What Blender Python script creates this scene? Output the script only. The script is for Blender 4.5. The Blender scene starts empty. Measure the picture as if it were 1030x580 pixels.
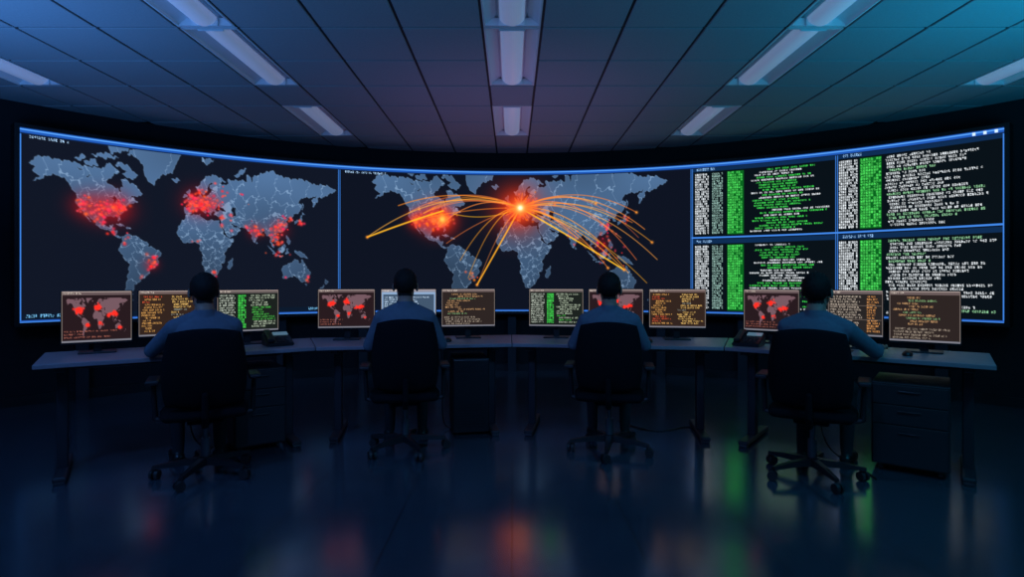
import bpy, bmesh, math, random
import numpy as np
from mathutils import Vector, Matrix
random.seed(7); rng=np.random.default_rng(7)
scene=bpy.context.scene
try:
    scene.view_settings.view_transform='Standard'
    scene.view_settings.look='None'
except Exception as e: print(e)
RAD=math.radians
R=6.23; YC=1.47; TH=49.7; ZT=2.74; ZB=0.85; CEIL=3.05

# ------------------------------------------------------------------ materials
def mat(name,col,rough=0.5,metal=0.0,noise=0.0,nscale=20,bump=0.0,emit=None,estr=0.0,spec=0.5,ior=None):
    m=bpy.data.materials.new(name); m.use_nodes=True
    nt=m.node_tree; b=nt.nodes['Principled BSDF']
    b.inputs['Base Color'].default_value=(*col,1); b.inputs['Roughness'].default_value=rough
    b.inputs['Metallic'].default_value=metal; b.inputs['Specular IOR Level'].default_value=spec
    if ior: b.inputs['IOR'].default_value=ior
    tc=nt.nodes.new('ShaderNodeTexCoord'); n=nt.nodes.new('ShaderNodeTexNoise')
    n.inputs['Scale'].default_value=nscale; n.inputs['Detail'].default_value=4
    nt.links.new(tc.outputs['Object'],n.inputs['Vector'])
    if noise>0:
        r=nt.nodes.new('ShaderNodeMixRGB'); r.blend_type='MIX'
        r.inputs[1].default_value=(*[c*(1-noise) for c in col],1)
        r.inputs[2].default_value=(*[min(1,c*(1+noise)) for c in col],1)
        nt.links.new(n.outputs['Fac'],r.inputs[0]); nt.links.new(r.outputs[0],b.inputs['Base Color'])
    if bump>0:
        bp=nt.nodes.new('ShaderNodeBump'); bp.inputs['Strength'].default_value=bump; bp.inputs['Distance'].default_value=0.01
        nt.links.new(n.outputs['Fac'],bp.inputs['Height']); nt.links.new(bp.outputs['Normal'],b.inputs['Normal'])
    if emit:
        b.inputs['Emission Color'].default_value=(*emit,1); b.inputs['Emission Strength'].default_value=estr
    return m
def screen_mat(name,strength):
    m=bpy.data.materials.new(name); m.use_nodes=True; nt=m.node_tree
    nt.nodes.clear()
    o=nt.nodes.new('ShaderNodeOutputMaterial'); e=nt.nodes.new('ShaderNodeEmission'); a=nt.nodes.new('ShaderNodeAttribute')
    a.attribute_name='pix'; e.inputs['Strength'].default_value=strength
    nt.links.new(a.outputs['Color'],e.inputs['Color']); nt.links.new(e.outputs[0],o.inputs['Surface'])
    m.cycles.emission_sampling='NONE'
    return m
M_wall=mat('wall_dark_paint',(0.006,0.007,0.010),0.9,noise=.2)
M_frame=mat('screen_bezel',(0.006,0.006,0.007),0.5)
M_tile=mat('acoustic_tile',(0.34,0.36,0.38),0.95,noise=.12,nscale=60,bump=.15)
M_grid=mat('ceiling_grid',(0.03,0.034,0.04),0.7)
M_troff=mat('troffer_white_enamel',(0.75,0.77,0.8),0.45)
M_diff=mat('opal_diffuser',(0.85,0.87,0.9),0.35,emit=(.5,.62,1.0),estr=.16)
M_desk=mat('desk_laminate',(0.26,0.22,0.25),0.35,noise=.1,nscale=30)
M_steel=mat('desk_leg_steel',(0.035,0.035,0.042),0.4,metal=.3)
M_black=mat('black_plastic',(0.012,0.012,0.014),0.38)
M_fabric=mat('chair_fabric',(0.006,0.006,0.008),0.95,noise=.3,nscale=200,bump=.3,spec=.1)
M_rubber=mat('caster_rubber',(0.012,0.012,0.013),0.5)
M_chrome=mat('gas_lift_metal',(0.25,0.25,0.27),0.3,metal=.9)
M_shirt=mat('shirt_cloth',(0.115,0.14,0.18),0.9,noise=.15,nscale=40,bump=.2,spec=.2)
M_trou=mat('trouser_cloth',(0.010,0.011,0.015),0.9,noise=.2,nscale=50)
M_skin=mat('skin',(0.28,0.16,0.115),0.55,noise=.08,nscale=30)
M_hair=mat('dark_hair',(0.010,0.008,0.007),0.7,noise=.3,nscale=150,bump=.4,spec=.2)
M_shoe=mat('shoe_leather',(0.01,0.01,0.01),0.35)
M_ped=mat('pedestal_metal',(0.014,0.015,0.019),0.5)
M_key=mat('key_caps',(0.03,0.03,0.032),0.5)
M_cable=mat('cable_rubber',(0.01,0.01,0.01),0.5)
M_vscreen=screen_mat('video_wall_pixels',1.22)
M_mscreen=screen_mat('monitor_pixels',1.4)
# floor
M_floor=bpy.data.materials.new('polished_floor'); M_floor.use_nodes=True
nt=M_floor.node_tree; b=nt.nodes['Principled BSDF']
b.inputs['IOR'].default_value=3.1
tc=nt.nodes.new('ShaderNodeTexCoord'); br=nt.nodes.new('ShaderNodeTexBrick')
br.offset=0; br.inputs['Scale'].default_value=1; br.inputs['Brick Width'].default_value=.6; br.inputs['Row Height'].default_value=.6
br.inputs['Mortar Size'].default_value=.003; br.inputs['Color1'].default_value=(.034,.050,.066,1); br.inputs['Color2'].default_value=(.039,.056,.073,1)
br.inputs['Mortar'].default_value=(.008,.010,.012,1)
nt.links.new(tc.outputs['Object'],br.inputs['Vector']); nt.links.new(br.outputs['Color'],b.inputs['Base Color'])
n=nt.nodes.new('ShaderNodeTexNoise'); n.inputs['Scale'].default_value=2.5; n.inputs['Detail'].default_value=6
nt.links.new(tc.outputs['Object'],n.inputs['Vector'])
mr=nt.nodes.new('ShaderNodeMapRange'); mr.inputs['To Min'].default_value=.12; mr.inputs['To Max'].default_value=.25
nt.links.new(n.outputs['Fac'],mr.inputs['Value']); nt.links.new(mr.outputs[0],b.inputs['Roughness'])
bp=nt.nodes.new('ShaderNodeBump'); bp.invert=True; bp.inputs['Strength'].default_value=.3; bp.inputs['Distance'].default_value=.002
nt.links.new(br.outputs['Fac'],bp.inputs['Height']); nt.links.new(bp.outputs['Normal'],b.inputs['Normal'])

# ------------------------------------------------------------------ mesh helpers
def link(o): scene.collection.objects.link(o); return o
def empty(name,loc=(0,0,0),rz=0):
    e=bpy.data.objects.new(name,None); e.location=loc; e.rotation_euler=(0,0,rz); e.empty_display_size=.1
    return link(e)
def part(name,bm,mats,parent=None,smooth=False,loc=None,rot=None):
    me=bpy.data.meshes.new(name); bmesh.ops.recalc_face_normals(bm,faces=bm.faces[:]); bm.to_mesh(me); bm.free()
    if not isinstance(mats,(list,tuple)): mats=[mats]
    for m in mats: me.materials.append(m)
    if smooth:
        for p in me.polygons: p.use_smooth=True
    o=bpy.data.objects.new(name,me); link(o)
    if parent: o.parent=parent
    if loc: o.location=loc
    if rot: o.rotation_euler=rot
    return o
def add_box(bm,c,s,bev=0,seg=2,M=None,mi=0):
    g=bmesh.ops.create_cube(bm,size=1); vs=g['verts']
    bmesh.ops.scale(bm,vec=s,verts=vs)
    if bev>0:
        es=list({e for v in vs for e in v.link_edges})
        r=bmesh.ops.bevel(bm,geom=es,offset=bev,segments=seg,affect='EDGES',profile=.5)
        vs=list({v for f in r['faces'] for v in f.verts}|{v for v in vs if v.is_valid})
    if M is not None: bmesh.ops.transform(bm,matrix=M,verts=vs)
    bmesh.ops.translate(bm,vec=c,verts=vs)
    for f in {f for v in vs for f in v.link_faces}: f.material_index=mi
    return vs
def add_cone(bm,p0,p1,r0,r1,seg=16,caps=True):
    p0=Vector(p0);p1=Vector(p1); d=p1-p0; L=d.length
    if L<1e-6: return
    g=bmesh.ops.create_cone(bm,cap_ends=caps,segments=seg,radius1=r0,radius2=r1,depth=L)
    q=Vector((0,0,1)).rotation_difference(d.normalized()).to_matrix().to_4x4()
    bmesh.ops.transform(bm,matrix=Matrix.Translation((p0+p1)/2)@q,verts=g['verts'])
    return g['verts']
def add_ell(bm,c,r,seg=16,rot=None):
    g=bmesh.ops.create_uvsphere(bm,u_segments=seg,v_segments=max(8,seg//2+2),radius=1)
    if not hasattr(r,'__len__'): r=(r,r,r)
    Mx=Matrix.Translation(c)
    if rot: Mx=Mx@rot
    bmesh.ops.transform(bm,matrix=Mx@Matrix.Diagonal((*r,1)),verts=g['verts'])
def capsule(bm,p0,p1,r0,r1,seg=16):
    add_cone(bm,p0,p1,r0,r1,seg); add_ell(bm,p0,r0,seg); add_ell(bm,p1,r1,seg)
def prism(bm,pts,z0,z1,bev=0):
    vb=[bm.verts.new((x,y,z0)) for x,y in pts]; vt=[bm.verts.new((x,y,z1)) for x,y in pts]
    n=len(pts); bm.faces.new(vb[::-1]); bm.faces.new(vt)
    for i in range(n): bm.faces.new((vb[i],vb[(i+1)%n],vt[(i+1)%n],vt[i]))
    if bev: bmesh.ops.bevel(bm,geom=bm.edges[:],offset=bev,segments=2,affect='EDGES',profile=.5)
def pixgrid(name,P,img,material,parent):
    H,W=img.shape[:2]
    me=bpy.data.meshes.new(name)
    me.vertices.add(H*W); me.vertices.foreach_set('co',P.reshape(-1).astype(np.float32))
    idx=np.arange(H*W).reshape(H,W)
    q=np.stack([idx[:-1,:-1],idx[1:,:-1],idx[1:,1:],idx[:-1,1:]],-1).reshape(-1,4)
    me.loops.add(q.size); me.polygons.add(len(q))
    me.loops.foreach_set('vertex_index',q.reshape(-1).astype(np.int32))
    me.polygons.foreach_set('loop_start',(np.arange(len(q))*4).astype(np.int32))
    me.update(calc_edges=True); me.validate()
    lin=np.where(img<=.04045,img/12.92,((np.clip(img,0,None)+.055)/1.055)**2.4)
    a=me.color_attributes.new('pix','FLOAT_COLOR','POINT')
    rgba=np.ones((H*W,4),np.float32); rgba[:,:3]=lin.reshape(-1,3)
    a.data.foreach_set('color',rgba.reshape(-1))
    me.materials.append(material)
    o=bpy.data.objects.new(name,me); link(o); o.parent=parent
    return o

# ------------------------------------------------------------------ raster content
LAND=[
[(-168,66),(-162,70),(-156,71),(-140,70),(-128,70),(-115,68),(-108,68),(-95,68),(-94,72),(-85,69),(-81,67),(-87,64),(-94,60),(-93,58),(-88,56.5),(-82,55),(-80,51.5),(-78.5,52.5),(-79,55),(-77,57),(-78,62),(-73,62),(-69,60),(-65,59),(-62,57),(-56,52.5),(-60,50),(-66,50),(-70,47),(-65,48.5),(-64,46),(-61,45.5),(-66,43.5),(-70,43),(-70,41.5),(-74,40.5),(-76,37),(-76,35),(-81,31.5),(-80,27),(-81,25),(-83,29),(-85,30),(-90,29.5),(-94,29.5),(-97,27),(-97.5,22),(-95,18.5),(-91,18.5),(-90,21),(-87,21),(-88,16),(-83.5,15),(-83.5,11),(-80,9),(-77.5,8.5),(-80,7.2),(-85,10),(-88,13),(-94,16),(-99,16.8),(-105,20),(-106,23),(-109,26),(-113,31),(-114.5,31),(-110,23),(-112,25),(-115,28),(-117,32.5),(-120.5,34.5),(-124,39),(-124,46),(-123,49),(-128,51),(-131,55),(-135,58.5),(-140,60),(-147,60.5),(-152,59),(-158,56.5),(-164,54.5),(-158,58.5),(-165,61),(-162,64)],
[(-80,73),(-72,71),(-62,66),(-66,62),(-72,64),(-78,65),(-72,68),(-85,71)],[(-117,71),(-105,73),(-102,69),(-115,69)],
[(-90,77),(-75,79),(-62,82.5),(-80,83),(-92,81)],[(-125,72),(-118,75),(-115,73),(-122,71)],[(-110,75),(-95,77),(-82,75),(-95,74)],
[(-73,78),(-60,82),(-30,83.5),(-12,81.5),(-20,74),(-22,70),(-33,68),(-40,65),(-44,60),(-50,62),(-54,68),(-55,71),(-60,76)],
[(-24,65.5),(-18,66.5),(-14,65),(-19,63.4)],[(-85,22),(-80,23),(-74.5,20.2),(-78,20)],[(-74,19.8),(-69,19.5),(-69,18.2),(-74,18.2)],
[(-77.5,8.5),(-75,11),(-72,12),(-68,11),(-62,10.5),(-57,6),(-51,4.5),(-50,0),(-44,-2.5),(-37,-5),(-35,-8),(-39,-14),(-39,-19),(-42,-23),(-48,-26),(-49,-29),(-53,-34),(-58,-35),(-57,-38),(-62,-39),(-65,-41),(-65,-45),(-68,-47),(-66,-49),(-69,-52),(-66,-55),(-71,-54.5),(-75,-51),(-74,-45),(-73,-38),(-71,-30),(-70,-20),(-75,-15),(-80,-7),(-81,-4),(-79,1),(-77.5,4)],
[(-6,35.8),(0,36),(10,37),(11,34),(15,32),(20,31),(25,32),(32,31.3),(34,27),(37,21),(39,16),(43,12),(51,12),(48,5),(42,-1),(39,-6),(40.5,-14),(36,-19),(35,-24),(32.5,-27),(30,-31),(25,-34),(19,-34.5),(17,-30),(14,-22),(12,-17),(13.5,-10),(9,-1),(9.5,4),(5,6),(1,6),(-5,5),(-9,5),(-13,9),(-17,14),(-16.5,20),(-14,26),(-10,30)],
[(49,-12),(50,-16),(47,-25),(44,-24),(44,-17)],
[(-9,37),(-9,43),(-2,43.5),(-1,46),(-4.5,48.5),(2,51),(5,53),(8.5,54),(8,57),(10.5,57.5),(10.5,54.5),(14,54),(19,54.5),(21,57),(24,59),(30,60),(23,60),(21.5,63),(25,65.5),(22,66),(17.5,61),(18.5,60),(16,56.5),(13,55.5),(11,59),(7,58),(5,61),(10,64),(15,68.5),(20,70),(28,71),(33,69.5),(41,67),(34,66.5),(38,64),(44,66),(44,68.5),(54,68.5),(60,69),(68,68.5),(67,72.5),(73,72),(73,68),(76,72),(82,73.5),(100,77),(112,74),(128,72.5),(140,73),(150,71.5),(160,69.5),(170,70),(180,69),(190,66),(182,64),(178,62.5),(170,60),(163,59.5),(163,56),(157,51),(156,57),(162,61.5),(155,59.5),(142,59),(136,54.5),(141,52),(140,48),(135,43.5),(130,42.5),(127.5,39.5),(129.5,36),(126.5,34.5),(125,38),(121,39),(122,40.5),(118,39),(122,37),(119.5,35),(122,31),(121,28),(117,23.5),(110,21),(108,21),(106,19),(109,13),(107,10.5),(105,9),(104.5,11),(101,13),(99.5,10),(103.5,3.5),(103.5,1.3),(101,3),(98.5,8),(98.5,14),(97,17),(94,16),(91,22.5),(88,21.5),(82,16.5),(80,13),(79.5,10),(77.5,8),(74,15),(72.5,21),(69,22),(67,25),(61,25.2),(57,26.5),(51,28),(48,30),(51,25),(54,24),(56,26),(59.5,22.5),(55,17.5),(45,13),(43,15),(39,21),(35,28),(34.5,31),(36,36),(30,36.5),(27,37.5),(27,40.5),(35,42),(41,41.5),(38,45),(35.5,45.2),(31,46.5),(28,43),(28,41),(24,40.5),(23,37),(20,40),(19,42),(14,45),(12.5,44),(18,40),(16,38.5),(10,43.5),(7,43.8),(3,42.5),(0,40),(-1,37.5),(-5,36)],
[(-5,50),(1,51.3),(0,53.5),(-2,56),(-3,58.5),(-6,57),(-3,54),(-5,52)],[(-10,52),(-6,52.3),(-6,55),(-9.5,54)],
[(52,71),(57,71),(68,76.5),(60,76)],[(12,78),(20,77),(26,80),(12,80)],
[(130,32),(135,34),(140,35),(142,40),(141,45),(145,43.5),(141,42),(138,37),(132,35)],[(142,46),(143,50),(143,54),(142,53)],
[(95,5.5),(101,0),(106,-5.5),(103,-5),(98,1.5)],[(105,-6.5),(114,-7.5),(114,-8.7),(106,-7.7)],[(109,1.5),(113,3),(117,7),(119,4),(116,-4),(110,-3)],
[(119,-5),(120,1),(125,1.5),(121,0),(123,-4)],[(120,18),(122,17),(126,8),(123,7),(120,14)],
[(131,-1),(138,-1.5),(146,-6),(150,-10.5),(143,-9),(138,-8),(133,-4)],[(80,9.5),(81.8,7),(80,6)],
[(114,-22),(122,-17.5),(129,-15),(131,-11.5),(136,-12),(136,-15.5),(140,-17.5),(142,-11),(146,-19),(150,-23),(153,-27),(151,-33.5),(148,-38),(144,-38.5),(140,-38),(137,-34.5),(131,-31.5),(124,-33),(118,-35),(115,-34),(115.5,-30)],
[(145,-41),(148,-41),(147,-43.5)],[(173,-35),(178,-38),(175,-41.5)],[(173,-41),(171,-44),(169,-46.5),(167,-46)]]
HOLES=[[(50,46.5),(53,46),(54,41),(53,37),(49.5,37.5),(49,41),(47.5,44)],[(-92,47),(-85,48.5),(-83,46),(-80,44),(-83,42),(-83,45),(-87,42),(-87,46)],[(-115,62),(-109,62.5),(-113,61)],[(-124,66.5),(-118,66),(-122,65)],[(32,0),(34.5,0),(33,-2.5)]]
def inpoly(X,Y,poly):
    r=np.zeros(X.shape,bool); n=len(poly)
    for i in range(n):
        x0,y0=poly[i]; x1,y1=poly[(i+1)%n]
        if y0==y1: continue
        c=((y0>Y)!=(y1>Y))&(X<(x1-x0)*(Y-y0)/(y1-y0)+x0)
        r^=c
    return r
seeds=[]
def sd(lo0,lo1,la0,la1,n):
    for _ in range(n): seeds.append((rng.uniform(lo0,lo1),rng.uniform(la0,la1)))
sd(-8,40,38,60,26); sd(-15,45,-32,33,42); sd(-80,-40,-50,8,16); sd(-122,-75,30,49,26); sd(-110,-85,12,28,6); sd(-140,-60,52,68,9)
sd(40,80,14,48,16); sd(85,125,12,45,14); sd(50,170,50,72,9); sd(115,150,-36,-14,6); sd(-165,-142,60,70,2); sd(-55,-30,65,80,1)
seeds=np.array(seeds)
def lonlat_grid(w,h,lonL,lonR,mtop,mbot):
    lon=np.linspace(lonL,lonR,w)[None,:].repeat(h,0)
    m=np.radians(np.linspace(mtop,mbot,h))[:,None].repeat(w,1)
    lat=np.degrees(2.5*(np.arctan(np.exp(.8*m))-math.pi/4))
    return lon,lat
def miller(lat): return math.degrees(1.25*math.log(math.tan(math.pi/4+.4*math.radians(lat))))
def world(w,h,lonL,lonR,mtop,mbot,ss=2,bth=.55):
    LO,LA=lonlat_grid(w*ss,h*ss,lonL,lonR,mtop,mbot)
    X=LO+.55*np.sin(LA*.83+LO*.31)+.35*np.sin(LO*1.13-LA*.97)
    Y=LA+.45*np.sin(LO*.71+LA*.43)+.3*np.sin(LO*1.37+LA*1.1)
    L=np.zeros(X.shape,bool)
    for p in LAND: L|=inpoly(X,Y,p)
    for p in HOLES: L&=~inpoly(X,Y,p)
    d1=np.full(X.shape,1e9); d2=np.full(X.shape,1e9)
    WX=LO+1.6*np.sin(LA*.45+LO*.2)+.8*np.sin(LO*1.1+LA*1.3); WY=LA+1.6*np.sin(LO*.4)+.8*np.sin(LA*1.2-LO*.7)
    if bth>.1:
        for sx,sy in seeds:
            d=np.hypot(WX-sx,WY-sy); c=d<d1
            d2=np.where(c,d1,np.minimum(d2,d)); d1=np.where(c,d,d1)
    B=((d2-d1)<bth)&L if bth>.1 else np.zeros(X.shape,bool)
    f=lambda a:a.astype(float).reshape(h,ss,w,ss).mean((1,3))
    return f(L),f(B),f(LA)
def coast(Lf):
    e=np.abs(np.gradient(Lf)[0])+np.abs(np.gradient(Lf)[1]); return np.clip(e*1.2,0,1)
def splat(img,x,y,r,col,amp=1):
    H,W=img.shape[:2]; k=int(r*3)+1
    x0,x1=max(0,int(x)-k),min(W,int(x)+k+1); y0,y1=max(0,int(y)-k),min(H,int(y)+k+1)
    if x0>=x1 or y0>=y1: return
    yy,xx=np.mgrid[y0:y1,x0:x1]; g=np.clip(amp*np.exp(-((xx-x)**2+(yy-y)**2)/(2*r*r)),0,1)
    for c in range(3): img[y0:y1,x0:x1,c]+=g*(col[c]-img[y0:y1,x0:x1,c])
def text(img,x0,x1,y0,y1,pitch,col,gh=None,cw=4,indent=(0,0),length=(.6,1),dens=.6,amp=1.0,cols=None,colp=0):
    gh=gh or pitch-2; y=y0
    while y+gh<=y1:
        c=np.array(cols if (cols is not None and rng.random()<colp) else col)
        xs=x0+int(rng.uniform(*indent)*(x1-x0)); L=int(rng.uniform(*length)*(x1-x0)); xe=min(x1,xs+L)
        x=xs; wl=rng.integers(3,9)
        while x+cw<=xe:
            if wl==0: x+=cw; wl=rng.integers(2,9); continue
            g=(rng.random((gh,cw-1))<dens)*rng.uniform(.7,1)*amp
            reg=img[y:y+gh,x:x+cw-1]; np.maximum(reg,g[...,None]*c,out=reg)
            x+=cw; wl-=1
        y+=pitch
W_,H_=1760,308; PM=W_/(2*RAD(TH)*R)
img=np.zeros((H_,W_,3)); img[:]=(.035,.05,.085)
P1,P2,P3=512,1262,1524
def draw_map(x0,x1,lonL,lonR,zeq,mpd,landcol,sea):
    y0,y1=8,H_-4
    mt=(ZT-y0/PM-zeq)/mpd; mb=(ZT-y1/PM-zeq)/mpd
    L,B,LA=world(x1-x0,y1-y0,lonL,lonR,mt,mb)
    nz=.5+.5*np.sin(np.arange(x1-x0)*.021)[None,:]*np.cos(np.arange(y1-y0)*.03)[:,None]
    lc=np.array(landcol)[None,None,:]*(0.80+.20*nz+.22*np.clip(LA/60,-1,1))[...,None]
    a=L[...,None]; r=np.array(sea)*(1-a)+lc*a
    e=np.clip(B*.85,0,1)[...,None]; r=r*(1-e*.5)+np.array((.68,.80,.92))*e*.5
    c=coast(L)[...,None]; r=r*(1-c*.28)+np.array((.50,.64,.78))*c*.28
    img[y0:y1,x0:x1]=r
    def T(lon,lat): return x0+(lon-lonL)/(lonR-lonL)*(x1-x0), y0+(mt-miller(lat))/(mt-mb)*(y1-y0)
    return T
T1=draw_map(0,P1,-176,194,1.64,.0098,(.25,.355,.485),(.058,.080,.135))
T2=draw_map(P1,P2,-205,217,1.60,.0121,(.235,.335,.455),(.048,.068,.120))
RED=(1.0,.17,.17); ORG=(1.0,.38,.12); YEL=(1.0,.8,.35)
def cluster(T,lo,la,slo,sla,n,rs,col,amp=.9,xlim=(0,P1)):
    for _ in range(n):
        x,y=T(rng.normal(lo,slo),rng.normal(la,sla))
        if xlim[0]+2<x<xlim[1]-2: splat(img,x,y,rng.uniform(*rs),(col[0],col[1]+rng.uniform(-.06,.22),col[2]+rng.uniform(-.06,.18)),amp*rng.uniform(.5,1))
def glow(T,lo,la,r,col,amp): x,y=T(lo,la); splat(img,x,y,r,col,amp)
for lo,la,r,a in [(-115,38,15,.5),(-84,38,18,.6),(-100,36,18,.4),(8,49,18,.65),(22,47,12,.35),(78,22,10,.45),(110,25,13,.4),(-46,-20,8,.45)]: glow(T1,lo,la,r,(.78,.08,.10),a)
for lo,la,slo,sla,n in [(-115,39,5,5,26),(-98,36,7,5,34),(-82,38,5,4,44),(-100,24,4,3,8),(-88,14,3,2,5),(6,49,7,4,70),(20,47,8,5,30),(-2,42,3,2,12),(77,22,5,5,22),(105,22,6,6,20),(115,31,5,5,22),(104,12,4,5,14),(139,36,2,3,9),(127,37,1,1,4),(-47,-21,3,3,12),(-44,-10,4,4,5),(-59,-34,1.5,1.5,2),(-75,5,2,3,5),(150,-33,1.5,3,5),(118,-33,1,1,1),(28,-27,2,2,4),(6,7,3,2,3),(36,32,3,3,8),(50,30,5,4,5),(110,-6,6,2,9),(60,55,15,4,6),(35,55,5,4,6)]:
    cluster(T1,lo,la,slo,sla,n,(.8,2.2),RED)
for lo,la,r,col,a in [(-84,38,22,(.95,.16,.08),.85),(-98,38,22,(.85,.12,.08),.7),(-116,37,13,(.9,.12,.08),.7),(8,48,36,(.9,.18,.08),.85),(112,12,12,(.8,.1,.1),.35)]: glow(T2,lo,la,r,col,a)
for lo,la,slo,sla,n in [(-114,38,4,4,16),(-95,37,8,5,40),(-82,38,5,4,50),(12,48,7,5,70),(36,50,8,5,14),(110,15,5,6,12),(120,30,5,6,14),(-48,-20,3,3,10),(78,20,5,5,10),(140,37,2,3,7),(125,0,8,6,14)]:
    cluster(T2,lo,la,slo,sla,n,(.9,2.4),RED if lo>70 else (1,.30,.12),xlim=(P1,P2))
for lo,la,r,col,a in [(-84,38,9,(1,.55,.18),.9),(-84,38,4.5,YEL,.85),(-96,38,6,(1,.5,.2),.6),(-116,37,5,(1,.5,.2),.7)]: glow(T2,lo,la,r,col,a)
OX,OY=T2(12,49)
def arc(x0,y0,x1,y1,h,col=(1,.62,.16),r=.66,amp=.42,dy=0):
    n=int(math.hypot(x1-x0,y1-y0)*1.1)+8
    for i in range(n):
        t=i/(n-1); x=x0+(x1-x0)*t; y=y0+(y1-y0)*t-h*4*t*(1-t)
        if P1+2<x<P2-3 and 12<y<H_-6: splat(img,x,y,r,col,amp)
cx=lambda p:880+2.15*(p-515); cy=lambda p:(p-171)*2.15
for px,py,h in [(430,205,12),(425,215,22),(418,222,8),(440,228,30),(410,215,34),(400,208,26),(480,286,24),(470,280,40),(462,262,30),(600,205,20),(640,215,34),(648,232,44),(655,245,40),(660,262,46),(632,275,40),(612,270,30),(590,250,22),(640,262,56),(625,240,30),(650,285,30),(575,235,14),(628,272,24),(455,215,-12),(370,240,46),(448,245,10),(636,225,24),(605,258,12),(642,240,52)]:
    arc(OX,OY,cx(px),cy(py),h,(1,rng.uniform(.45,.74),rng.uniform(.12,.28)),amp=rng.uniform(.36,.6))
arc(cx(370),cy(240),cx(445),cy(212),2,(1,.72,.15),r=.95,amp=.7)
arc(OX,OY,cx(628),cy(272),2,(1,.74,.15),r=.95,amp=.7); arc(OX,OY,cx(479),cy(287),0,(1,.68,.15),r=.95,amp=.65)
arc(cx(425),cy(215),cx(500),cy(200),14,(1,.6,.18)); arc(cx(425),cy(215),cx(520),cy(208),30,(1,.6,.18))
for px,py in [(370,240),(628,272),(479,287),(640,215),(655,245),(612,270),(600,205)]: splat(img,cx(px),cy(py),2.1,(1,.6,.2),.9)
for k in range(30):
    an=rng.uniform(0,6.28); L=rng.uniform(15,42); x1,y1=OX+math.cos(an)*L,OY+math.sin(an)*L*.8
    arc(OX,OY,x1,y1,0,(1,.5,.18),r=.7,amp=.35)
for r,col,a in [(20,(1,.32,.12),.6),(11,(1,.55,.2),.8),(6.5,(1,.8,.45),.9),(3.6,(1.1,1.05,.9),1)]: splat(img,OX,OY,r,col,a)
# text panels
WHT=(.92,.95,.97); GRN=(.26,.86,.34)
half=[(8,150),(156,H_-4)]
for a,bx,kind in [(P2,P3,0),(P3,W_,1)]:
    for j,(y0,y1) in enumerate(half):
        img[y0:y1,a:bx]=(.03,.06,.085); img[y0:y0+9,a:bx]=(.05,.16,.30)
        text(img,a+10,a+60,y0+2,y0+8,6,(.6,.8,1),gh=5,cw=3)
        w=bx-a; X=lambda f:int(a+f*w)
        if kind==0:
            text(img,X(.03),X(.135),y0+13,y1-3,5,WHT,gh=4,cw=3,length=(1,1),dens=.85)
            text(img,X(.155),X(.235),y0+13,y1-3,5,(.62,.78,.74),gh=4,cw=3,length=(1,1),dens=.7)
            img[y0+12:y1-3,X(.265):X(.385)]=(.03,.36,.11)
            text(img,X(.27),X(.385),y0+13,y1-3,5,(.30,.86,.36),gh=4,cw=4,length=(1,1),dens=.85)
            text(img,X(.42),X(.97),y0+13,y1-3,5,WHT,gh=3,cw=3,indent=(0,.30),length=(.4,.85),dens=.8,cols=GRN,colp=.6 if j==0 else .5)
        else:
            text(img,X(.02),X(.145),y0+13,y1-3,5,WHT,gh=4,cw=3,length=(1,1),dens=.85)
            img[y0+12:y1-3,X(.16):X(.30)]=(.03,.36,.11)
            text(img,X(.165),X(.30),y0+13,y1-3,5,(.30,.86,.36),gh=4,cw=4,length=(1,1),dens=.85)
            text(img,X(.32),X(.97),y0+13,y1-3,6,WHT,gh=4,cw=3,indent=(0,.06),length=(.4,1),dens=.68,cols=(.6,.85,.65),colp=.15)
FR=(.24,.50,.86)
for a,bx in [(0,P1),(P1,P2),(P2,P3),(P3,W_)]:
    img[:,a:a+2]=FR; img[:,bx-2:bx]=FR
    if a: img[:,a-1:a+1]=(.02,.03,.05)
img[151:154,P2:]=FR; 
img[0:8,:]=(.12,.33,.68); img[2:4,:]=(.34,.62,.94); img[8:10,:]=(.05,.12,.25)
img[H_-4:,:]=(.14,.34,.70); img[H_-2:,:]=(.25,.5,.85)
img[H_-14:H_-4,3:P1-3]=(.04,.09,.16)
text(img,8,120,H_-13,H_-5,8,(.5,.8,1),gh=5,cw=3); text(img,P1-60,P1-8,H_-13,H_-5,8,(.5,.8,1),gh=5,cw=3)
text(img,12,90,11,18,8,(.7,.85,1),gh=4,cw=3); text(img,P1+12,P1+110,11,18,8,(.7,.85,1),gh=4,cw=3)
for k in range(3): img[2:7,W_-12-k*14:W_-8-k*14]=(.8,.9,1)
img=np.clip(img,0,1.3)
# ------------------------------------------------------------------ video wall
vw=empty('video_wall',(0,YC,0))
th=np.linspace(-RAD(TH),RAD(TH),W_)[None,:].repeat(H_,0); zz=np.linspace(ZT,ZB,H_)[:,None].repeat(W_,1)
pixgrid('display_surface',np.stack([R*np.sin(th),R*np.cos(th),zz],-1),img,M_vscreen,vw)
def arcbox(bm,r0,r1,t0,t1,z0,z1,n=96):
    ring=[]
    for i in range(n+1):
        t=RAD(t0+(t1-t0)*i/n); s,c=math.sin(t),math.cos(t)
        ring.append([bm.verts.new((r*s,r*c,z)) for r,z in ((r0,z0),(r1,z0),(r1,z1),(r0,z1))])
    for i in range(n):
        for k in range(4): bm.faces.new((ring[i][k],ring[i][(k+1)%4],ring[i+1][(k+1)%4],ring[i+1][k]))
    bm.faces.new(ring[0]); bm.faces.new(ring[-1][::-1])
bm=bmesh.new(); arcbox(bm,R+.015,R+.16,-TH-.4,TH+.4,ZB-.04,ZT+.04); part('cabinet',bm,M_frame,vw)
bm=bmesh.new()
arcbox(bm,R-.02,R+.02,-TH-.4,TH+.4,ZT+.003,ZT+.035); arcbox(bm,R-.02,R+.02,-TH-.4,TH+.4,ZB-.035,ZB-.003)
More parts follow.
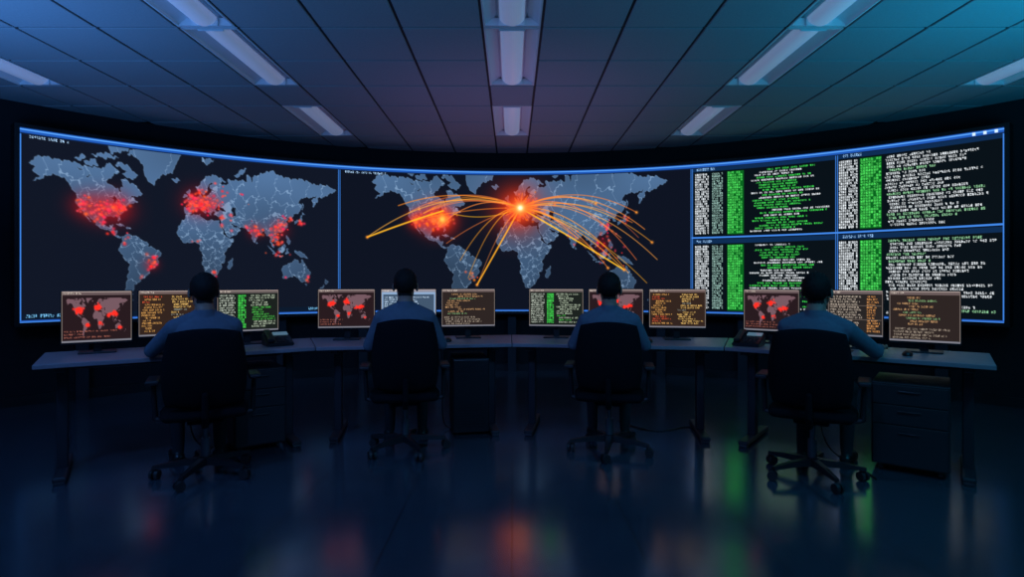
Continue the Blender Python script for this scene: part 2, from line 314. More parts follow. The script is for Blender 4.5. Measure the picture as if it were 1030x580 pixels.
arcbox(bm,R-.02,R+.02,-TH-.4,-TH-.03,ZB-.035,ZT+.035,2); arcbox(bm,R-.02,R+.02,TH+.03,TH+.4,ZB-.035,ZT+.035,2)
part('bezel',bm,M_frame,vw)
bm=bmesh.new()
for k in range(-5,6): arcbox(bm,R+.14,R+.26,k*9-.5,k*9+.5,.0,ZT-.1,2)
part('mounting_posts',bm,M_steel,vw)
# ------------------------------------------------------------------ room
RW=6.52
bm=bmesh.new(); arcbox(bm,RW,RW+.15,-90,90,0,CEIL,120); part('wall_front',bm,M_wall,loc=(0,YC,0))
for nm,x in (('wall_left',-RW-.075),('wall_right',RW+.075)):
    bm=bmesh.new(); add_box(bm,(x,(YC-3.5)/2,CEIL/2),(.15,YC+3.5,CEIL)); part(nm,bm,M_wall)
bm=bmesh.new(); add_box(bm,(0,-3.575,CEIL/2),(2*RW+.3,.15,CEIL)); part('wall_rear',bm,M_wall)
bm=bmesh.new(); arcbox(bm,RW-.015,RW,-90,90,0,.1,120); part('baseboard_front',bm,M_black,loc=(0,YC,0))
bm=bmesh.new(); add_box(bm,(0,2.3,-.05),(2*RW+.4,12.1,.1)); part('floor',bm,M_floor)
# ceiling
TW=.58; FW=.42; PITCH=3*TW+FW
cols=[]
for k in range(-3,4):
    c=k*PITCH; cols.append((c-FW/2,c+FW/2,True))
    for j in range(3): a=c+FW/2+j*TW; cols.append((a,a+TW,False))
rows=[(4.045+.6*k,4.045+.6*(k+1)) for k in range(-13,7)]
bm=bmesh.new(); g=.011
fix=[]
for (x0,x1,isf) in cols:
    if abs((x0+x1)/2)>RW+.1: continue
    for k,(y0,y1) in enumerate(rows):
        kk=k-13; cxm,cym=(x0+x1)/2,(y0+y1)/2
        if cym<-3.5: continue
        if cym>YC and math.hypot(cxm,cym-YC)>RW+.2: continue
        isfix=isf and kk%5 in (0,1,3,4) 
        if isfix:
            start = kk%5 in (0,3)
            yb=y1+.6 if start else y1
            if math.hypot(abs(cxm)+FW/2,max(yb-YC,0))<RW-.02 and abs(cxm)<RW-.3 and (start or (cxm,kk-1) in [(f[0],f[2]) for f in fix]):
                if start: fix.append((cxm,y0,kk))
                continue
        add_box(bm,(cxm,cym,CEIL+.012),(x1-x0-2*g,y1-y0-2*g,.024),bev=.004,seg=1)
v=add_box(bm,(0,2.3,CEIL+.14),(2*RW+.3,12,.02),mi=1)
for (x0,x1,isf) in cols:
    if abs(x0)<RW: add_box(bm,(x0,2.2,CEIL+.02),(.03,11.4,.02),mi=1)
part('ceiling',bm,[M_tile,M_grid])
for cxm,y0,kk in fix:
    e=empty('ceiling_light_fixture',(cxm,y0+.6,CEIL))
    hl=.59; hw=FW/2-.008
    bm=bmesh.new()
    prof=[(-hw,.0),(-hw+.012,.0),(-hw+.02,.018),(-.105,.075),(-.095,.055),(.095,.055),(.105,.075),(hw-.02,.018),(hw-.012,.0),(hw,.0)]
    top=[(hw,.10),(-hw,.10)]
    pr=prof+top; A=[bm.verts.new((x,-hl,z)) for x,z in pr]; B=[bm.verts.new((x,hl,z)) for x,z in pr]
    for i in range(len(pr)): bm.faces.new((A[i],A[(i+1)%len(pr)],B[(i+1)%len(pr)],B[i]))
    add_box(bm,(0,-hl+.012,.03),(2*hw,.02,.055)); add_box(bm,(0,hl-.012,.03),(2*hw,.02,.055))
    part('reflector_housing',bm,M_troff,e)
    bm=bmesh.new(); n=16; A=[];B=[]
    for i in range(n+1):
        t=math.pi*i/n; x=.088*math.cos(t); z=.055-.062*math.sin(t)
        A.append(bm.verts.new((x,-hl+.03,z))); B.append(bm.verts.new((x,hl-.03,z)))
    for i in range(n): bm.faces.new((A[i],A[i+1],B[i+1],B[i]))
    bm.faces.new(A); bm.faces.new(B[::-1])
    part('diffuser_lens',bm,M_diff,e,smooth=False)
    bm=bmesh.new()
    for yy in (-hl+.03,hl-.03): add_box(bm,(0,yy,.03),(.186,.012,.07),bev=.003)
    part('end_caps',bm,M_troff,e)
# ------------------------------------------------------------------ desks
N=[Vector(p) for p in ((-2.87,3.40),(-1.5,4.35),(0,4.6),(1.62,4.35),(2.88,3.38))]
DD=.75
dirs=[(N[i+1]-N[i]).normalized() for i in range(4)]; nor=[Vector((-d.y,d.x)) for d in dirs]
def miter(i):
    if i==0: return N[0]+nor[0]*DD
    if i==4: return N[4]+nor[3]*DD
    m=(nor[i-1]+nor[i]).normalized(); return N[i]+m*DD/m.dot(nor[i])
for i in range(4):
    ang=math.atan2(dirs[i].y,dirs[i].x); L=(N[i+1]-N[i]).length
    e=empty('office_desk',(N[i].x,N[i].y,0),ang)
    Mi=Matrix.Rotation(-ang,2)
    a=Mi@(miter(i)-N[i]); b2=Mi@(miter(i+1)-N[i]); q=.003
    bm=bmesh.new(); prism(bm,[(q,0),(L-q,0),(b2.x-q,b2.y),(a.x+q,a.y)],.722,.75,bev=.004); part('desktop',bm,M_desk,e)
    for nm,x in (('leg_left',.13),('leg_right',L-.13)):
        bm=bmesh.new()
        add_box(bm,(x,.30,.37),(.06,.09,.66),bev=.008)
        add_box(bm,(x,.33,.03),(.075,.62,.035),bev=.014,seg=3)
        add_box(bm,(x,.05,.009),(.06,.06,.018),bev=.006); add_box(bm,(x,.61,.009),(.06,.06,.018),bev=.006)
        add_box(bm,(x,.36,.704),(.06,.60,.036),bev=.006)
        part(nm,bm,M_steel,e)
    bm=bmesh.new(); add_box(bm,(L/2,.42,.68),(L-.32,.05,.04),bev=.005); add_box(bm,(L/2,.56,.66),(L-.4,.14,.012)); add_box(bm,(L/2,.63,.685),(L-.4,.012,.06))
    part('crossbar_cable_tray',bm,M_steel,e)
# ------------------------------------------------------------------ monitors
def mon_img(kind):
    h,w=104,156; I=np.zeros((h,w,3))
    if kind=='map':
        I[:]=(.13,.085,.10); L,B,_=world(w-16,h-26,-172,192,88,-62,ss=2,bth=.01)
        a=L[...,None]; I[14:h-12,8:w-8]=I[14:h-12,8:w-8]*(1-a)+np.array((.40,.30,.33))*a
        for lo,la,s,n in [(-98,38,12,34),(10,48,9,30),(80,22,7,12),(112,28,8,14),(-48,-18,5,8),(140,-30,5,4),(25,-10,8,5)]:
            for _ in range(n):
                lo2,la2=rng.normal(lo,s),rng.normal(la,s*.45)
                splat(I,8+(lo2+172)/364*(w-16),14+(88-miller(np.clip(la2,-70,80)))/150*(h-26),rng.uniform(.9,2.2),(.95,.16,.12),.9)
        text(I,6,w-6,h-24,h-5,6,(.6,.35,.3),gh=3,cw=3,length=(.3,.9))
    elif kind=='code':
        I[:]=(.17,.12,.10)
        text(I,6,w//2-4,12,h-6,6,(.85,.62,.34),gh=4,cw=3,indent=(0,.2),length=(.3,.9),cols=(.80,.32,.20),colp=.25)
        text(I,w//2,w-6,12,h-6,6,(.92,.74,.42),gh=4,cw=3,indent=(0,.25),length=(.3,.9),cols=(.55,.55,.5),colp=.3)
    elif kind=='code2':
        I[:]=(.15,.12,.115)
        text(I,8,w-10,12,h-30,6,(.78,.60,.42),gh=4,cw=3,indent=(0,.3),length=(.2,.6),cols=(.5,.65,.45),colp=.3)
        text(I,8,w-10,h-28,h-6,6,(.62,.56,.5),gh=4,cw=3,indent=(0,.05),length=(.5,.9))
    elif kind=='green':
        I[:]=(.09,.11,.10)
        text(I,6,w//2-30,12,h-6,6,(.78,.82,.76),gh=4,cw=3,length=(.9,1))
        text(I,w//2-26,w//2-4,12,h-6,6,(.25,.8,.30),gh=5,cw=4,length=(1,1),dens=.85)
        text(I,w//2,w-6,12,h-6,6,(.72,.78,.68),gh=4,cw=3,indent=(0,.2),length=(.4,1),cols=(.3,.75,.3),colp=.35)
    elif kind=='table':
        I[:]=(.13,.12,.12)
        text(I,6,w-50,12,h-6,6,(.74,.68,.62),gh=4,cw=3,length=(.7,1))
        text(I,w-44,w-6,12,h-6,6,(.9,.62,.35),gh=4,cw=3,length=(.6,1))
        for yy in (34,66): I[yy:yy+1,4:w-4]=(.4,.36,.33)
    elif kind=='light':
        I[:]=(.48,.58,.70); I[14:h-6,6:w-6]=(.22,.29,.37)
        text(I,10,w-10,20,h-8,6,(.75,.85,.95),gh=4,cw=3,length=(.5,1))
    I[0:8,:]=I[0:8,:]*.4+np.array((.30,.26,.26)); text(I,4,50,2,7,6,(.8,.75,.7),gh=4,cw=3)
    I[:2,:]=(.62,.56,.54); I[:,:2]=(.44,.40,.38); I[:,-2:]=(.44,.40,.38); I[-4:,:]=(.42,.42,.46)
    return np.clip(I,0,1.2)
A1=math.atan2(dirs[0].y,dirs[0].x);A2=math.atan2(dirs[1].y,dirs[1].x);A3=math.atan2(dirs[2].y,dirs[2].x);A4=math.atan2(dirs[3].y,dirs[3].x)
MON=[(-2.90,3.986,.41,.37,A1,'map'),(-2.549,4.230,.385,.35,A1,'code'),(-2.10,4.542,.462,.345,A1,'green'),
(-1.414,4.871,.48,.345,A2,'map'),(-.898,4.957,.482,.345,A2,'light'),(-.385,5.04,.482,.345,A2,'code2'),
(.390,5.045,.49,.345,A3,'green'),(.904,4.966,.478,.345,A3,'map'),(1.418,4.887,.48,.345,A3,'code'),
(2.096,4.614,.43,.35,A4,'map'),(2.561,4.256,.365,.355,A4,'table'),(2.893,4.001,.418,.375,A4,'code2')]
for (x,y,w,h,a,kind) in MON:
    e=empty('computer_monitor',(x,y,.75),a); zt=.438; zc=zt-h/2
    bm=bmesh.new(); add_box(bm,(0,.012,zc),(w,.022,h),bev=.004); add_box(bm,(0,.03,zc),(w*.7,.03,h*.6),bev=.012); part('housing',bm,M_black,e)
    bm=bmesh.new(); add_box(bm,(0,.055,(zc)/2+.01),(.05,.018,zc),bev=.004); add_box(bm,(0,.045,zc),(.09,.03,.09),bev=.004)
    part('stand_neck',bm,M_black,e)
    bm=bmesh.new(); add_box(bm,(0,.045,.006),(.22,.17,.012),bev=.005); part('stand_base',bm,M_black,e)
    I=mon_img(kind); hh,ww=I.shape[:2]; bz=.007
    xs=np.linspace(-w/2+bz,w/2-bz,ww)[None,:].repeat(hh,0); zs=np.linspace(zt-bz,zt-h+bz+.006,hh)[:,None].repeat(ww,1)
    pixgrid('display_surface',np.stack([xs,np.full_like(xs,-.0005),zs],-1),I,M_mscreen,e)
# ------------------------------------------------------------------ chairs
def pad(bm,hw,hh,T,curve,fn,k=.4,nu=22,nv=26):
    F=[];Bk=[]
    for s,store in ((1,F),(-1,Bk)):
        for j in range(nv+1):
            row=[]
            for i in range(nu+1):
                u=-1+2*i/nu; v=-1+2*j/nv
                u=math.copysign(abs(u)**.8,u); v=math.copysign(abs(v)**.8,v)
                x=u*math.sqrt(1-k*v*v/2); z=v*math.sqrt(1-k*u*u/2)
                m=max(abs(u),abs(v)); t=T*math.sqrt(max(0,1-m**5))+.006
                row.append(bm.verts.new(fn(x*hw,z*hh,s*t,curve)))
            store.append(row)
    for S in (F,Bk):
        for j in range(nv):
            for i in range(nu): bm.faces.new((S[j][i],S[j][i+1],S[j+1][i+1],S[j+1][i]))
    def br(a,b,c,d): bm.faces.new((a,b,c,d))
    for i in range(nu): br(F[0][i],F[0][i+1],Bk[0][i+1],Bk[0][i]); br(F[nv][i],F[nv][i+1],Bk[nv][i+1],Bk[nv][i])
    for j in range(nv): br(F[j][0],F[j+1][0],Bk[j+1][0],Bk[j][0]); br(F[j][nu],F[j+1][nu],Bk[j+1][nu],Bk[j][nu])
def chair(x,y,yaw,brot,ztop=1.0):
    e=empty('office_chair',(x,y,0),yaw)
    hh=(ztop-.47)/2; zc=.47+hh
    bm=bmesh.new()
    def fb(a,b_,t,c):
        w=1-.10*((b_/hh+1)/2)**2
        return (a*w, -.245+t+1.1*a*a*.6-.07*(b_/hh)*.5-.02*math.cos(b_/hh*2), zc+b_)
    pad(bm,.238,hh,.028,0,fb); part('backrest',bm,M_fabric,e,smooth=True)
    bm=bmesh.new()
    def fs(a,b_,t,c): return (a,b_+.0,.425+t-.25*max(0,b_-.15)**2*4)
    pad(bm,.25,.235,.032,0,fs,k=.3); part('seat_cushion',bm,M_fabric,e,smooth=True)
    bm=bmesh.new()
    for p,q in (((0,-.05,.375),(0,-.22,.37)),((0,-.22,.37),(0,-.275,.43)),((0,-.275,.43),(0,-.282,.56))): capsule(bm,p,q,.022,.020,10)
    add_box(bm,(0,0,.372),(.2,.26,.035),bev=.01)
    capsule(bm,(.08,.02,.37),(.26,.04,.37),.008,.008,8)
    part('back_support_mechanism',bm,M_fabric,e,smooth=False)
    for s,nm in ((-1,'armrest_left'),(1,'armrest_right')):
        bm=bmesh.new()
        capsule(bm,(s*.18,-.03,.375),(s*.275,-.03,.40),.016,.016,10); capsule(bm,(s*.275,-.03,.40),(s*.285,-.03,.62),.016,.014,10)
        add_box(bm,(s*.285,-.02,.635),(.075,.25,.03),bev=.013,seg=3); part(nm,bm,M_black,e)
    bm=bmesh.new(); add_cone(bm,(0,0,.09),(0,0,.24),.028,.026); add_cone(bm,(0,0,.24),(0,0,.36),.016,.016); part('gas_lift',bm,M_chrome,e,smooth=False)
    bm=bmesh.new(); cw=bmesh.new()
    add_cone(bm,(0,0,.07),(0,0,.125),.045,.038)
    for k in range(5):
        t=brot+k*2*math.pi/5; c,s=math.cos(t),math.sin(t)
        Mx=Matrix.Rotation(t,4,'Z')
        vs=[]
        for r,z0,z1,hwid in ((.03,.075,.12,.028),(.17,.075,.108,.022),(.30,.068,.088,.016)):
            vs.append([bm.verts.new(Mx@Vector(p)) for p in ((r,-hwid,z0),(r,hwid,z0),(r,hwid*.7,z1),(r,-hwid*.7,z1))])
        for a_,b_ in ((0,1),(1,2)):
            for m in range(4): bm.faces.new((vs[a_][m],vs[a_][(m+1)%4],vs[b_][(m+1)%4],vs[b_][m]))
        bm.faces.new(vs[0]); bm.faces.new(vs[-1][::-1])
        add_cone(bm,(.29*c,.29*s,.05),(.29*c,.29*s,.085),.008,.008,8)
        t2=t+1.1*k+.6; ax=Vector((math.cos(t2),math.sin(t2),0)); tr=Vector((-math.sin(t2),math.cos(t2),0)); C=Vector((.29*c,.29*s,.031))+tr*.012
        add_cone(cw,C+ax*.007,C+ax*.026,.031,.029,18); add_cone(cw,C-ax*.026,C-ax*.007,.029,.031,18); add_box(cw,C+Vector((0,0,.018)),(.03,.03,.03),bev=.006)
    part('star_base',bm,M_black,e); part('casters',cw,M_rubber,e)
    return e
# ------------------------------------------------------------------ people
def remeshed(bm,vox,smooth_it):
    me=bpy.data.meshes.new('tmp'); bm.to_mesh(me); bm.free()
    o=bpy.data.objects.new('tmp',me); link(o)
    m=o.modifiers.new('r','REMESH'); m.mode='VOXEL'; m.voxel_size=vox; m.use_smooth_shade=True
    s=o.modifiers.new('s','SMOOTH'); s.factor=.5; s.iterations=smooth_it
    dg=bpy.context.evaluated_depsgraph_get(); dg.update()
    nm=bpy.data.meshes.new_from_object(o.evaluated_get(dg)); bpy.data.objects.remove(o); return nm
def person(x,y,yaw,edge,s=1.0,lean=.10,handL=None,handR=None,turn=0.0,foot=(0,0)):
    e=empty('seated_operator',(x,y,0),yaw)
    Z=lambda z:.55+(z-.55)*s if z>.55 else z
    Yc=lambda z:-.07+lean*(Z(z)-.5)*1.0
    bm=bmesh.new(); bones=[]
    def B(p0,p1,r0,r1,m,draw=True):
        if draw: capsule(bm,p0,p1,r0,r1)
        bones.append((Vector(p0),Vector(p1),r0,r1,m))
    rings=[(.462,.13,.09),(.49,.165,.12),(.57,.178,.125),(.66,.170,.118),(.76,.160,.108),(.86,.172,.112),(.94,.188,.112),(1.00,.180,.100),(1.045,.125,.08),(1.075,.07,.062)]
    prev=None; n=28
    for z,rx,ry in rings:
        r=[]
        for i in range(n):
            t=2*math.pi*i/n; c,sn=math.cos(t),math.sin(t)
            r.append(bm.verts.new((rx*math.copysign(abs(c)**.85,c),Yc(z)+ry*math.copysign(abs(sn)**.85,sn),Z(z))))
        if prev:
            for i in range(n): bm.faces.new((prev[i],prev[(i+1)%n],r[(i+1)%n],r[i]))
        else: bm.faces.new(r[::-1])
        prev=r
    bm.faces.new(prev)
    for (z,rx,ry),(z2,rx2,ry2) in zip(rings[:-1],rings[1:]):
        for sx in (-.6,0,.6): bones.append((Vector((sx*rx*.6,Yc(z),Z(z))),Vector((sx*rx2*.6,Yc(z2),Z(z2))),ry,ry2,1 if z<.56 else 0))
    for sg,hand in ((-1,handL),(1,handR)):
        sh=(sg*.168,Yc(1.0)+.005,Z(.990)); el=(sg*.265,Yc(1.0)+.085,Z(.775) if s>=1 else .775)
        wr=hand or (sg*.16,edge+.10,.795)
        wr=(wr[0],wr[1],.797)
        el=(el[0],min(el[1],edge-.06)+0.0,.775) if hand is None else ((sh[0]+wr[0])/2+sg*.07,(sh[1]+wr[1])/2-.03,.80)
        B((sg*.04,Yc(1.06),Z(1.065)),sh,.048,.060,0)
        B(sh,el,.060,.046,0); B(el,wr,.046,.031,0)
        dv=(Vector(wr)-Vector(el)); dv.z=0; dv.normalize()
        hx=Vector(wr)
        ha=math.atan2(dv.y,dv.x)-math.pi/2
        hb=bmesh.new(); th_=-sg
        capsule(hb,(0,-.03,0),(0,.02,0),.024,.024,12)
        for fx,L in ((-.030*1,.062 if th_>0 else .074),(-.010,.080),(.010,.082),(.030,.074 if th_>0 else .062)):
            capsule(hb,(fx*.5,.01,0),(fx,.082,.003),.017,.012,12)
            pts=[(fx,.082,.003),(fx*1.12,.082+L*.42,.008),(fx*1.16,.082+L*.76,-.002),(fx*1.18,.082+L*.95,-.014)]
            for a_,b_,r0,r1 in zip(pts[:-1],pts[1:],(.0098,.0088,.0082),(.0088,.0082,.0074)): capsule(hb,a_,b_,r0,r1,10)
        tp=[(th_*.014,.018,-.002),(th_*.042,.050,-.006),(th_*.058,.080,-.010),(th_*.060,.102,-.014)]
        for a_,b_,r0,r1 in zip(tp[:-1],tp[1:],(.016,.0115,.0098),(.0115,.0098,.0085)): capsule(hb,a_,b_,r0,r1,10)
        hm=remeshed(hb,.0032,3); hm.materials.clear(); hm.materials.append(M_skin)
        ho=bpy.data.objects.new('hand_left' if sg<0 else 'hand_right',hm); link(ho); ho.parent=e
        ho.location=hx+dv*.018+Vector((0,0,.0)); ho.rotation_euler=(0,0,ha)
        # legs
        kx=sg*.135; fy=.30+foot[0 if sg<0 else 1]
        B((sg*.085,-.03,.545),(kx,.375,.535),.084,.060,1)
        B((kx,.375,.535),(sg*.125,fy,.13),.056,.040,1); B((sg*.125,fy,.13),(sg*.125,fy-.01,.09),.040,.036,1)
        B((sg*.125,fy-.035,.046),(sg*.135,fy+.07,.043),.040,.041,4); B((sg*.135,fy+.07,.043),(sg*.145,fy+.175,.034),.041,.030,4)
        add_box(bm,(sg*.135,fy+.06,.012),(.075,.25,.020),bev=.008)
    hy=Yc(1.12)+.035; hz=Z(1.075)+.150
    B((0,Yc(1.05),Z(1.05)),(0,hy-.012,hz-.07),.060,.056,2)
    B((0,Yc(1.06)-.004,Z(1.062)),(0,Yc(1.08)-.004,Z(1.10)),.068,.063,0)
    K=1.07
    Hm=Matrix.Rotation(turn,4,'Z'); H0=Vector((0,hy,hz))
    def hp(v): return H0+Hm@(Vector(v)*K)
    def he(c,r,sg_): add_ell(bm,hp(c),tuple(q*K for q in r),sg_,Hm)
    he((0,-.012,.030),(.076,.097,.088),24); he((0,.028,-.035),(.060,.068,.082),20)
    he((0,.066,-.092),(.026,.022,.020),12); he((0,.082,.018),(.045,.014,.012),12)
    capsule(bm,hp((0,.092,.0)),hp((0,.112,-.032)),.009,.014,10)
    he((0,.092,-.062),(.024,.010,.010),12)
    for sg in (-1,1):
        he((sg*.080,-.002,-.008),(.011,.020,.033),12); he((sg*.032,.080,.002),(.013,.010,.009),10)
        he((sg*.038,.06,-.035),(.022,.022,.022),10)
    nm=remeshed(bm,.0075,4)
    nf=len(nm.polygons); c=np.empty(nf*3,np.float32); nm.polygons.foreach_get('center',c); c=c.reshape(-1,3)
    best=np.full(nf,1e9); mi=np.zeros(nf,np.int32)
    for p0,p1,r0,r1,m in bones:
        a=np.array(p0); d=np.array(p1)-a; t=np.clip(((c-a)@d)/(d@d+1e-12),0,1)
        dist=np.linalg.norm(c-(a+t[:,None]*d),axis=1)-(r0+(r1-r0)*t)
        w=dist<best; best=np.where(w,dist,best); mi=np.where(w,m,mi)
    tor=(c[:,1]<.11)&(c[:,2]<.72)&(np.abs(c[:,0])<.22)
    mi[tor]=np.where(c[tor,2]>.60,0,1)
    Rinv=np.array(Hm.to_3x3().transposed()); l=(c-np.array(H0))@Rinv.T/K
    zs=Z(1.10)
    hd=(c[:,2]>zs+.012)&(np.abs(c[:,0])<.11); mi[hd]=2
    hf=lambda y,z:(z>.075)|((y<.02+.45*z)&(z>-.022))|((y<-.03)&(z>-.066))
    hair=hd&hf(l[:,1],l[:,2])&(np.abs(l[:,0])<.0815)
    mi[hair]=3; mi[c[:,2]<.075]=4
    nm.materials.clear()
    for m in (M_shirt,M_trou,M_skin,M_hair,M_shoe): nm.materials.append(m)
    nm.polygons.foreach_set('material_index',mi); nm.update()
    o=bpy.data.objects.new('body',nm); link(o); o.parent=e
    hb=bmesh.new(); add_ell(hb,(0,-.018*K,.032*K),(.079*K,.097*K,.091*K),48)
    for v in hb.verts:
        v.co+=v.co.normalized()*random.uniform(-.001,.002)
    dele=[v for v in hb.verts if not (v.co.z>.075*K or (v.co.y<(.02+.45*v.co.z) and v.co.z>-.022*K) or (v.co.y<-.04 and v.co.z>-.04))]
    bmesh.ops.delete(hb,geom=dele,context='VERTS')
    ho=part('hair',hb,M_hair,e,smooth=True,loc=H0,rot=(0,0,turn))
    return e
PEO=[(-2.0,3.71,A1,.300,.915,.16),(-.79,4.22,A2,.245,.985,.08),(.72,4.22,A3,.265,.935,.08),(1.96,3.67,A4,.337,.915,.10)]
chair(-1.985,3.69,A1-.12,.5,.965); chair(-.79,4.215,A2+.03,1.3,.99); chair(.72,4.215,A3-.04,.9,.97); chair(1.93,3.66,A4+.10,.2,.965)
person(*PEO[0],handL=(-.26,.44,.8),handR=(.12,.42,.8),foot=(.04,-.02),turn=.05)
person(*PEO[1],foot=(-.02,.0))
person(*PEO[2],foot=(.0,-.02))
person(*PEO[3],handL=(-.10,.46,.8),handR=(.30,.50,.8),foot=(-.05,.06),turn=-.05)
# ------------------------------------------------------------------ desk items
def loc_on(i,u,d): p=N[i]+dirs[i]*u+nor[i]*d; return (p.x,p.y)
ANG=[A1,A2,A3,A4]
def keyboard(i,u,d):
    x,y=loc_on(i,u,d); e=empty('keyboard',(x,y,.75),ANG[i])
    bm=bmesh.new(); add_box(bm,(0,0,.006),(.40,.125,.010),bev=.003); part('case',bm,M_black,e)
    bm=bmesh.new()
    for r in range(5):
        for c in range(18): add_box(bm,(-.187+c*.022,-.048+r*.024,.012),(.018,.019,.005))
    part('keys',bm,M_key,e)
def mouse(i,u,d):
    x,y=loc_on(i,u,d); e=empty('computer_mouse',(x,y,.75),ANG[i])
    bm=bmesh.new(); add_ell(bm,(0,0,.008),(.031,.055,.026),20)
    for v in bm.verts: v.co.z=max(v.co.z,.0)
    part('shell',bm,M_black,e,smooth=True)
    bm=bmesh.new(); add_box(bm,(0,.03,.029),(.006,.018,.008),bev=.002); part('wheel',bm,M_rubber,e)
M_lcd=mat('phone_lcd',(.05,.09,.12),.2,emit=(.2,.4,.55),estr=.35)
def phone(i,u,d):
    x,y=loc_on(i,u,d); e=empty('desk_phone',(x,y,.75),ANG[i])
    bm=bmesh.new(); v0=[(-.1,-.1,0),(.1,-.1,0),(.1,.1,0),(-.1,.1,0),(-.1,-.1,.025),(.1,-.1,.025),(.1,.1,.095),(-.1,.1,.095)]
    V=[bm.verts.new(v) for v in v0]
    for f in ((0,3,2,1),(4,5,6,7),(0,1,5,4),(1,2,6,5),(2,3,7,6),(3,0,4,7)): bm.faces.new([V[k] for k in f])
    bmesh.ops.bevel(bm,geom=bm.edges[:],offset=.006,segments=2,affect='EDGES'); part('base',bm,M_black,e)
    bm=bmesh.new(); Mx=Matrix.Rotation(math.atan(.35),4,'X')
    add_box(bm,(-.065,0,.082),(.042,.19,.022),bev=.009,M=Mx); add_box(bm,(-.065,-.078,.05),(.05,.045,.03),bev=.01,M=Mx); add_box(bm,(-.065,.078,.102),(.05,.045,.03),bev=.01,M=Mx)
    part('handset',bm,M_black,e)
    bm=bmesh.new()
    for r in range(4):
        for c in range(3): add_box(bm,(-.005+c*.032,-.07+r*.024,.039+r*.0084),(.022,.015,.008),M=Mx)
    part('keypad',bm,M_key,e)
    bm=bmesh.new(); add_box(bm,(.03,.062,.086),(.11,.05,.006),M=Mx); part('display',bm,M_lcd,e)
keyboard(0,.82,.20+.0); keyboard(1,.70,.24); keyboard(2,.80,.23); keyboard(3,.62,.23)
mouse(1,1.02,.25); mouse(2,1.10,.25); mouse(3,1.14,.24)
phone(0,1.46,.30); phone(3,.12,.22)
# ------------------------------------------------------------------ pedestals / towers under desks
def pedestal(x,y,a,w=.38,d=.5,h=.56):
    e=empty('drawer_pedestal',(x,y,0),a)
    bm=bmesh.new(); add_box(bm,(0,0,.045+h/2),(w,d,h),bev=.006); part('cabinet',bm,M_ped,e)
    bm=bmesh.new()
    for k,(z0,z1) in enumerate(((.0,.5),(.5,.75),(.75,1))): add_box(bm,(0,-d/2-.008,.055+(z0+z1)/2*(h-.02)),(w-.02,.018,(z1-z0)*(h-.02)-.006),bev=.003)
    part('drawer_fronts',bm,M_ped,e)
    bm=bmesh.new()
    for z in (.5*.9,.72,.97): add_box(bm,(0,-d/2-.022,.03+z*(h-.02)),(.12,.012,.012),bev=.003)
    part('handles',bm,M_black,e)
    bm=bmesh.new()
    for sx in (-1,1):
        for sy in (-1,1):
            cx_,cy_=sx*(w/2-.05),sy*(d/2-.05); add_cone(bm,(cx_-.012,cy_,.022),(cx_+.012,cy_,.022),.022,.022); add_box(bm,(cx_,cy_,.04),(.03,.03,.02))
    part('casters',bm,M_rubber,e)
def tower(x,y,a,h=.43):
    e=empty('computer_tower',(x,y,0),a)
    bm=bmesh.new(); add_box(bm,(0,0,.02+h/2),(.30,.46,h),bev=.008); part('case',bm,M_ped,e)
    bm=bmesh.new(); add_box(bm,(0,-.238,.02+h/2),(.29,.02,h-.01),bev=.006)
    for k in range(9): add_box(bm,(0,-.25,.08+k*.022),(.22,.006,.007))
    add_box(bm,(0,-.25,h-.06),(.24,.006,.03)); add_box(bm,(0,-.25,h-.11),(.24,.006,.03)); part('front_panel',bm,M_black,e)
    bm=bmesh.new()
    for sx in (-1,1):
        for sy in (-1,1): add_cone(bm,(sx*.11,sy*.17,0),(sx*.11,sy*.17,.022),.018,.018)
    part('feet',bm,M_rubber,e)
x,y=loc_on(0,1.29,.33); pedestal(x,y,A1,.36)
x,y=loc_on(1,1.20,.33); tower(x,y,A2,.60)
x,y=loc_on(3,1.16,.30); pedestal(x,y,A4,.42,.5,.54)
# cables
def cable(pts,r=.005):
    cu=bpy.data.curves.new('power_cable','CURVE'); cu.dimensions='3D'; cu.bevel_depth=r; cu.bevel_resolution=2
    s=cu.splines.new('NURBS'); s.points.add(len(pts)-1)
    for p,q in zip(s.points,pts): p.co=(*q,1)
    s.use_endpoint_u=True; s.order_u=4; cu.materials.append(M_cable)
    o=bpy.data.objects.new('power_cable',cu); link(o)
cable([(.95,5.1,.006),(1.1,4.7,.006),(1.35,4.75,.006),(1.5,4.95,.006),(1.62,4.8,.006),(1.6,5.05,.006)])
cable([(-.62,4.98,.66),(-.60,4.97,.3),(-.62,4.9,.03),(-.5,4.75,.006),(-.4,5.0,.006),(-.2,5.05,.006)])
cable([(-2.35,4.15,.64),(-2.36,4.15,.2),(-2.3,4.1,.006),(-2.1,4.3,.006),(-1.9,4.5,.006)])
cable([(2.25,4.15,.64),(2.2,4.1,.3),(2.2,4.05,.006),(2.35,3.85,.006),(2.3,3.6,.006)])
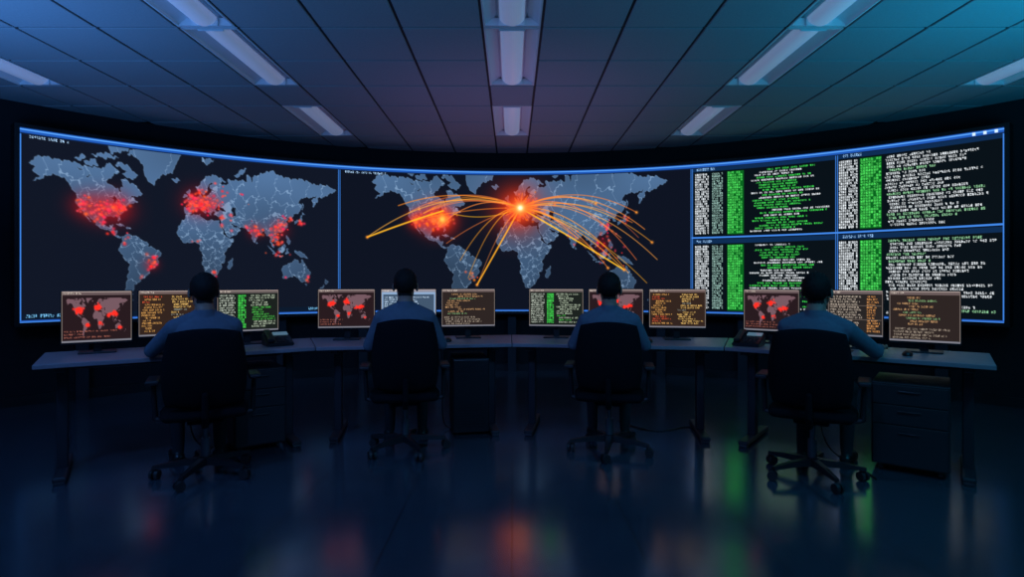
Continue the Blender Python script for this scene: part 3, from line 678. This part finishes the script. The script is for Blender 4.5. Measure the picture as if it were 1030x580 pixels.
# ------------------------------------------------------------------ lights
def area(name,loc,rot,sx,sy,col,pw,spread=math.pi):
    l=bpy.data.lights.new(name,'AREA'); l.shape='RECTANGLE'; l.size=sx; l.size_y=sy; l.color=col; l.energy=pw; l.spread=spread
    o=bpy.data.objects.new(name,l); o.location=loc; o.rotation_euler=rot; link(o); return o
UP=(math.pi,0,0)
area('ceiling_fill_blue',(-3.8,2.4,1.6),UP,2.0,2.5,(.09,.34,1.0),72)  # added fill light out of view, tints the left ceiling; no real fixture
area('ceiling_fill_teal',(3.8,2.4,1.6),UP,2.0,2.5,(.01,.46,.86),70)  # invented fill for the right ceiling, kept outside the frame
area('ceiling_fill_violet',(0,1.0,1.9),UP,2.0,1.2,(.24,.45,.95),18)  # unseen fill added to lift the middle of the ceiling
def spot(name,loc,tgt,col,pw,ang,rad=.05):
    l=bpy.data.lights.new(name,'SPOT'); l.color=col; l.energy=pw; l.spot_size=RAD(ang); l.spot_blend=1; l.shadow_soft_size=rad
    o=bpy.data.objects.new(name,l); o.location=loc; o.rotation_euler=(Vector(tgt)-Vector(loc)).to_track_quat('-Z','Y').to_euler(); link(o)
spot('ceiling_fill_magenta',(0,5.5,.8),(0,5.9,3.05),(.52,.32,.85),34,110)  # added fill hidden behind the monitors, purple tint on the ceiling
spot('desk_fill_blue',(-2.6,1.3,2.95),(-2.0,4.3,.3),(.10,.34,1.0),110,100,.1)  # added fill wash on left desks, shoulders and floor, not a room lamp
spot('desk_fill_violet',(0,1.0,2.95),(0,4.6,.3),(.16,.34,1.0),90,100,.1)  # unseen fill added to brighten the middle desks and floor
spot('desk_fill_teal',(2.6,1.3,2.95),(2.0,4.3,.3),(.04,.48,.88),95,100,.1)  # invented fill wash for the right desks and floor, no fixture there
w=bpy.data.worlds.new('world'); scene.world=w; w.use_nodes=True
w.node_tree.nodes['Background'].inputs[0].default_value=(.01,.02,.04,1); w.node_tree.nodes['Background'].inputs[1].default_value=.1
# ------------------------------------------------------------------ camera
cd=bpy.data.cameras.new('camera'); cd.lens=573/1030*36; cd.sensor_width=36; cd.shift_y=-7/1030; cd.clip_start=.05
co=bpy.data.objects.new('camera',cd); co.location=(0,0,1.25); co.rotation_euler=(math.pi/2,0,0); link(co); scene.camera=co
